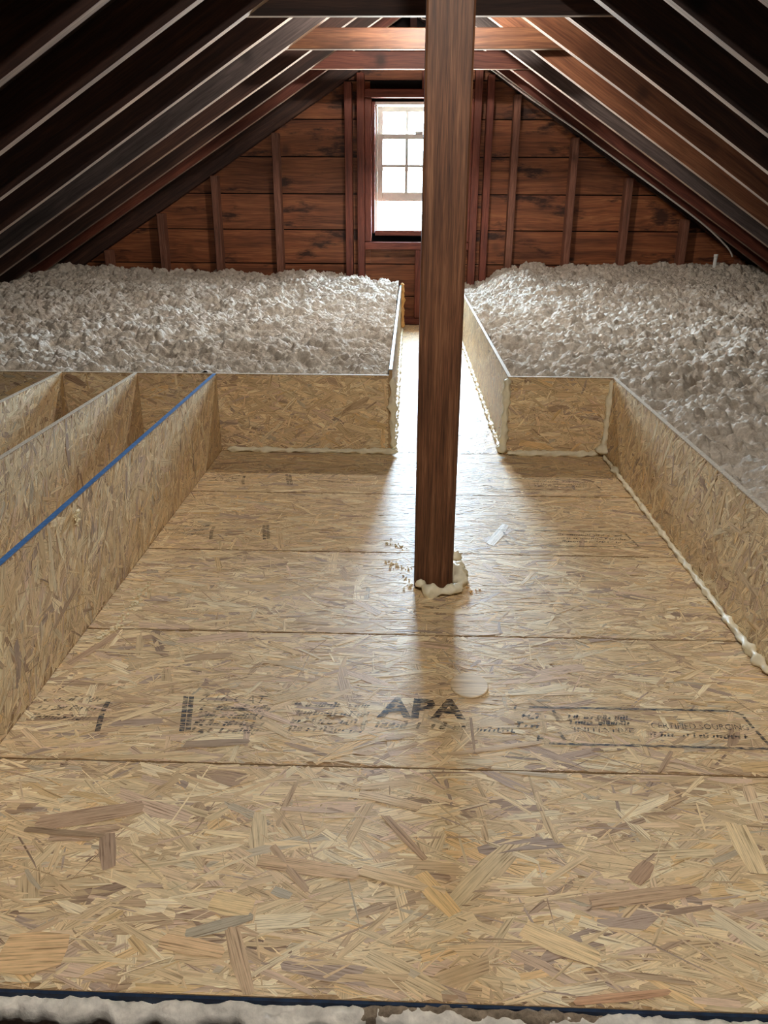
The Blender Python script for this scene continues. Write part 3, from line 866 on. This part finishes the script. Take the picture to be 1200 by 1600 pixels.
crumbs('foam_crumbs', trail([(-0.06, 1.86), (0.015, 1.82)], 22, 0.008) + trail([(-0.05, 1.745), (0.015, 1.70)], 26, 0.007) + trail([(0.0, 1.66), (0.012, 1.60)], 14, 0.006), 'pale foam crumbs scattered left of the post foot', sizes=(0.0012, 0.0034))
crumbs('foam_crumbs', trail([(0.16, 1.61), (0.15, 1.58)], 8, 0.006), 'few brown foam crumbs right of the post foot', mat='foam_tan', sizes=(0.002, 0.004))
crumbs('foam_crumbs', [(XL + 0.002 + random.uniform(0, .003), 1.415 + random.gauss(0, .006), 0.235 + random.uniform(-.014, .016)) for _ in range(22)], 'pale foam crumbs stuck to the blue edged dam', sizes=(0.0018, 0.004))

# ------------------------------------------------------------------ wooden plug
pv, pf = [], []
n = 48; R_ = 0.0345
for z in (0.0, 0.0032, 0.0042):
    for i in range(n):
        a = 2 * math.pi * i / n
        r = R_ if z < 0.004 else R_ - 0.0012
        pv.append((r * math.cos(a), r * math.sin(a) * 1.12, z))
for L_ in (0, 1):
    for i in range(n):
        j_ = (i + 1) % n
        pf.append((L_ * n + i, L_ * n + j_, (L_ + 1) * n + j_, (L_ + 1) * n + i))
pf.append(tuple(range(2 * n, 3 * n))); pf.append(tuple(range(n - 1, -1, -1)))
plug = link_mesh('wooden_disc', pyd('wooden_disc', pv, pf), M['plug'])
plug.location = (0.121, 1.217, 0.0012)
tag(plug, 'pale round wooden disc lying on the chipboard floor', 'disc')

# ------------------------------------------------------------------ printed stamps
def mesh_mark(name, verts, faces, mat, parent, z=0.0019):
    me = pyd(name, [(x, y, 0) for x, y in verts], faces)
    o = link_mesh('printed_mark', me, M[mat])
    o.location = (0, 0, z)
    attach(o, parent)
    return o
def text_mark(txt, x0, x1, y0, hgt, mat, parent, shear=0.0, bold=0.0):
    cu = bpy.data.curves.new('lettering', 'FONT')
    cu.body = txt; cu.size = 1.0; cu.resolution_u = 2; cu.offset = bold
    tmp = bpy.data.objects.new('lettering', cu); COL.objects.link(tmp)
    bpy.context.view_layer.update()
    me = bpy.data.meshes.new_from_object(tmp.evaluated_get(bpy.context.evaluated_depsgraph_get()))
    bpy.data.objects.remove(tmp); bpy.data.curves.remove(cu)
    co = np.array([v.co[:] for v in me.vertices])
    lo, hi = co.min(0), co.max(0)
    for v in me.vertices:
        u = (v.co.x - lo[0]) / (hi[0] - lo[0]); w_ = (v.co.y - lo[1]) / (hi[1] - lo[1])
        v.co = (x0 + u * (x1 - x0) + shear * w_ * hgt, y0 + w_ * hgt, 0)
    me.materials.clear()
    o = link_mesh('printed_mark', me, M[mat])
    o.location = (0, 0, 0.0019)
    attach(o, parent)
    return o
def strokes(segs, w, mat, parent):
    v, f = [], []
    for (x0, y0), (x1, y1) in segs:
        d = Vector((x1 - x0, y1 - y0)); L_ = d.length
        if L_ < 1e-6: continue
        nx, ny = -d.y / L_ * w / 2, d.x / L_ * w / 2
        b = len(v)
        v += [(x0 - nx, y0 - ny), (x1 - nx, y1 - ny), (x1 + nx, y1 + ny), (x0 + nx, y0 + ny)]
        f.append((b, b + 1, b + 2, b + 3))
    return mesh_mark('printed_mark', v, f, mat, parent)
def smudge_lines(x0, x1, ys, h, mat, parent, step=0.006, slant=0.3):
    """worn lettering past reading: rows of broken short strokes"""
    segs = []
    for y in ys:
        x = x0
        while x < x1:
            k_ = random.random()
            if k_ < 0.75:
                segs.append(((x, y), (x + slant * h, y + h * random.uniform(.5, 1))))
            if k_ < 0.5:
                yy = y + random.choice((0, .5, 1)) * h
                segs.append(((x, yy), (x + step * .9, yy)))
            x += step * random.uniform(.7, 1.2)
    return strokes(segs, h * 0.26, mat, parent)
def bar_block(x0, y0, x1, y1, w, mat, parent, n=8):
    """ladder of small squares in two columns"""
    v, f = [], []
    for c in (0, 1):
        for i in range(n):
            t0, t1 = (i + .08) / n, (i + .92) / n
            xa = x0 + (x1 - x0) * t0 + c * w * .54; xb = x0 + (x1 - x0) * t1 + c * w * .54
            ya = y0 + (y1 - y0) * t0; yb = y0 + (y1 - y0) * t1
            b = len(v)
            v += [(xa, ya), (xa + w * .46, ya), (xb + w * .46, yb), (xb, yb)]
            f.append((b, b + 1, b + 2, b + 3))
    return mesh_mark('printed_mark', v, f, mat, parent)

def stamp(parent, dy, full, ink, faint):
    y = lambda q: q + dy
    smudge_lines(-0.635, -0.535, (y(1.145), y(1.118), y(1.092)), 0.013, faint, parent)
    strokes([((-0.520, y(1.148)), (-0.519, y(1.115))), ((-0.518, y(1.11)), (-0.513, y(1.085))), ((-0.512, y(1.082)), (-0.508, y(1.062)))], 0.009, ink if full else faint, parent)
    bar_block(-0.372, y(1.067), -0.392, y(1.168), 0.019, ink, parent)
    if full:
        text_mark('7/16 CAT', -0.362, -0.245, y(1.151), 0.022, 'ink_faint', parent, 0.2)
        smudge_lines(-0.352, -0.235, (y(1.128), y(1.106), y(1.085), y(1.066)), 0.016, faint, parent, 0.0055)
        smudge_lines(-0.19, -0.06, (y(1.145), y(1.12), y(1.097), y(1.075)), 0.013, faint, parent, 0.006)
        text_mark('APA', -0.045, 0.108, y(1.118), 0.058, ink, parent, 0.1, 0.035)
        smudge_lines(-0.045, 0.10, (y(1.09),), 0.018, faint, parent, 0.0075)
        smudge_lines(0.125, 0.185, (y(1.086),), 0.011, ink, parent, 0.007)
        smudge_lines(0.195, 0.232, (y(1.15), y(1.125), y(1.10), y(1.065)), 0.014, ink, parent, 0.012)
    bt = 0.0055
    strokes([((0.222, y(1.158)), (0.575, y(1.160))), ((0.575, y(1.160)), (0.590, y(1.148))), ((0.588, y(1.143)), (0.592, y(1.112))), ((0.594, y(1.105)), (0.601, y(1.062))), ((0.24, y(1.059)), (0.605, y(1.059)))], bt, ink, parent)
    strokes([((0.262, y(1.152)), (0.266, y(1.12))), ((0.262, y(1.09)), (0.268, y(1.068)))], 0.006, faint, parent)
    if full:
        smudge_lines(0.285, 0.385, (y(1.128), y(1.112)), 0.012, ink, parent, 0.005)
        text_mark('INITIATIVE', 0.288, 0.388, y(1.092), 0.012, ink, parent, 0.15)
        text_mark('CERTIFIED SOURCING', 0.420, 0.583, y(1.106), 0.0155, 'ink', parent, 0.15)
        smudge_lines(0.412, 0.568, (y(1.084),), 0.011, ink, parent, 0.0062)
    else:
        smudge_lines(0.40, 0.575, (y(1.128), y(1.104), y(1.084)), 0.012, faint, parent, 0.006)
stamp(panels[1], 0.0, True, 'ink', 'ink_faint')
stamp(panels[3], 0.797, False, 'ink_faint', 'ink_faint')
stamp(panels[4], 1.222, False, 'ink_faint', 'ink_faint')

# ------------------------------------------------------------------ ragged plaster at the stairwell edge
def plaster_strip(name, x0, x1, y_in, y_out, z_top, z_bot, mat, label, seed, ragged=0.012):
    nx, ny = int((x1 - x0) / 0.004), 12
    xs = np.linspace(x0, x1, nx)
    v, f = [], []
    yo = y_out + ragged * (vnoise(xs, xs * 0, .03, seed) - .5) * 2 + ragged * .6 * (vnoise(xs, xs * 0, .009, seed + 1) - .5)
    yi = y_in + 0.35 * ragged * (vnoise(xs, xs * 0, .02, seed + 2) - .5)
    tt = np.linspace(0, 1, ny)[None, :]
    XX = np.repeat(xs[:, None], ny, 1)
    YY = yi[:, None] + (yo - yi)[:, None] * tt
    ZZ = z_top + (z_bot - z_top) * tt ** 3 - 0.008 * (tt > .95)
    ZZ = ZZ + 0.006 * (vnoise(XX, YY, .013, seed + 3) - .5) + 0.006 * (vnoise(XX, YY, .0055, seed + 4) - .5)
    ZZ = ZZ - 0.012 * np.exp(-np.minimum(XX - x0, x1 - XX) / 0.02) + 0.004 * (vnoise(XX, YY * 0, .035, seed + 5) - .5)
    for i, x in enumerate(xs):
        v += [(x, YY[i, k_], ZZ[i, k_]) for k_ in range(ny)]
        v.append((x, yo[i] + 0.004, z_bot - 0.03)); v.append((x, yi[i], z_bot - 0.03))
    m_ = ny + 2
    for i in range(nx - 1):
        for k_ in range(m_):
            k2 = (k_ + 1) % m_
            f.append((i * m_ + k_, i * m_ + k2, (i + 1) * m_ + k2, (i + 1) * m_ + k_))
    f.append(tuple(range(m_))); f.append(tuple((nx - 1) * m_ + k_ for k_ in range(m_ - 1, -1, -1)))
    me = pyd(name, v, f)
    bm = bmesh.new(); bm.from_mesh(me); bmesh.ops.recalc_face_normals(bm, faces=bm.faces); bm.to_mesh(me); bm.free()
    o = link_mesh(name, me, M[mat], None, True)
    return o
p1 = plaster_strip('plaster_edge', -0.95, 0.95, 0.6033, 0.583, -0.0055, -0.011, 'plaster', '', 41, 0.009)
tag(p1, 'ragged white plaster edge along the bottom of the picture, below the floor', 'plaster')
p2 = plaster_strip('plaster_debris', -0.07, 0.24, 0.6040, 0.595, -0.0015, -0.007, 'plaster_grey', '', 61, 0.008)
tag(p2, 'crumbly grey debris along the middle of the floor edge, above the plaster', 'debris')

# ------------------------------------------------------------------ cable and pipe stub at the right eave
def cable(path, r, label, name='cable'):
    cu = bpy.data.curves.new(name, 'CURVE'); cu.dimensions = '3D'
    sp = cu.splines.new('NURBS'); sp.points.add(len(path) - 1)
    for p, q in zip(sp.points, path): p.co = (*q, 1)
    sp.use_endpoint_u = True; sp.order_u = 4
    cu.bevel_depth = r; cu.bevel_resolution = 2
    tmp = bpy.data.objects.new(name, cu); COL.objects.link(tmp)
    bpy.context.view_layer.update()
    me = bpy.data.meshes.new_from_object(tmp.evaluated_get(bpy.context.evaluated_depsgraph_get()))
    bpy.data.objects.remove(tmp); bpy.data.curves.remove(cu)
    return tag(link_mesh(name, me, M['cable'], None, True), label, 'cable')
cable([(0.40, 5.362, 1.60), (0.494, 5.362, 1.552), (0.622, 5.362, 1.460), (0.78, 5.362, 1.367), (1.004, 5.362, 1.240), (1.137, 5.362, 1.152), (1.426, 5.362, 0.972), (1.773, 5.362, 0.757), (1.918, 5.362, 0.656), (2.001, 5.362, 0.587), (2.062, 5.362, 0.535), (2.075, 5.362, 0.50)], 0.0055, 'thin grey cable sagging along the last rafter on the right')
pp = empty('pipe_stub', (2.09, 5.69, 0.36)); tag(pp, 'short white pipe stub poking from the insulation by the right eave', 'pipe')
bm = bmesh.new()
bmesh.ops.create_cone(bm, segments=16, cap_ends=True, radius1=0.012, radius2=0.012, depth=0.13, matrix=Matrix.Translation((2.09, 5.69, 0.415)))
me = bpy.data.meshes.new('tube'); bm.to_mesh(me); bm.free(); link_mesh('tube', me, M['pvc'], pp, True)
bm = bmesh.new()
bmesh.ops.create_cone(bm, segments=16, cap_ends=True, radius1=0.015, radius2=0.014, depth=0.02, matrix=Matrix.Translation((2.09, 5.69, 0.487)))
me = bpy.data.meshes.new('cap'); bm.to_mesh(me); bm.free(); link_mesh('cap', me, M['pvc'], pp, True)

# ------------------------------------------------------------------ ridge lamp
def lathe(name, prof, loc, mat, parent, n=24):
    v, f = [], []
    for r, z in prof:
        for i in range(n):
            a = 2 * math.pi * i / n
            v.append((r * math.cos(a), r * math.sin(a), z))
    for k_ in range(len(prof) - 1):
        for i in range(n):
            j_ = (i + 1) % n
            f.append((k_ * n + i, k_ * n + j_, (k_ + 1) * n + j_, (k_ + 1) * n + i))
    f.append(tuple(range(n - 1, -1, -1))); f.append(tuple((len(prof) - 1) * n + i for i in range(n)))
    o = link_mesh(name, pyd(name, v, f), M[mat], None, True)
    o.location = loc
    attach(o, parent)
    return o
def ridge_lamp(LX, LY, LZ, mat, label):
    lamp = empty('ridge_lamp', (LX, LY, LZ + 0.15)); tag(lamp, label, 'lamp')
    lathe('bulb_glass', [(0.004, -0.038), (0.018, -0.034), (0.028, -0.022), (0.031, -0.005), (0.028, 0.012), (0.019, 0.032), (0.013, 0.045)], (LX, LY, LZ), mat, lamp)
    lathe('lamp_holder', [(0.016, 0.046), (0.022, 0.048), (0.026, 0.075), (0.055, 0.09), (0.057, 0.105), (0.04, 0.108)], (LX, LY, LZ), 'porcelain', lamp)
    box('mounting_block', 0.0215, 0.12, LY - 0.05, LY + 0.05, LZ + 0.108, LZ + 0.16, M['rafter'], lamp, 0.003)
ridge_lamp(0.075, 3.86, 1.70, 'bulb_far', 'bare bulb in a porcelain holder under the roof ridge, behind the post')
ridge_lamp(0.075, 0.25, 1.76, 'bulb_near', 'bare bulb in a porcelain holder under the ridge, above the stairwell')
ch = foam_tube([(0.036, 3.62, 1.56), (0.030, 3.62, 1.525), (0.026, 3.62, 1.510), (0.033, 3.62, 1.498), (0.05, 3.62, 1.496)], 0.0022, 'chain', 'pvc', 0.003, 0.0, 'lamp_cord')
for k_ in ('label', 'category', 'group'): del ch[k_]
tag(ch, 'loop of white cord hanging below the nearest collar tie, beside the post', 'cord')
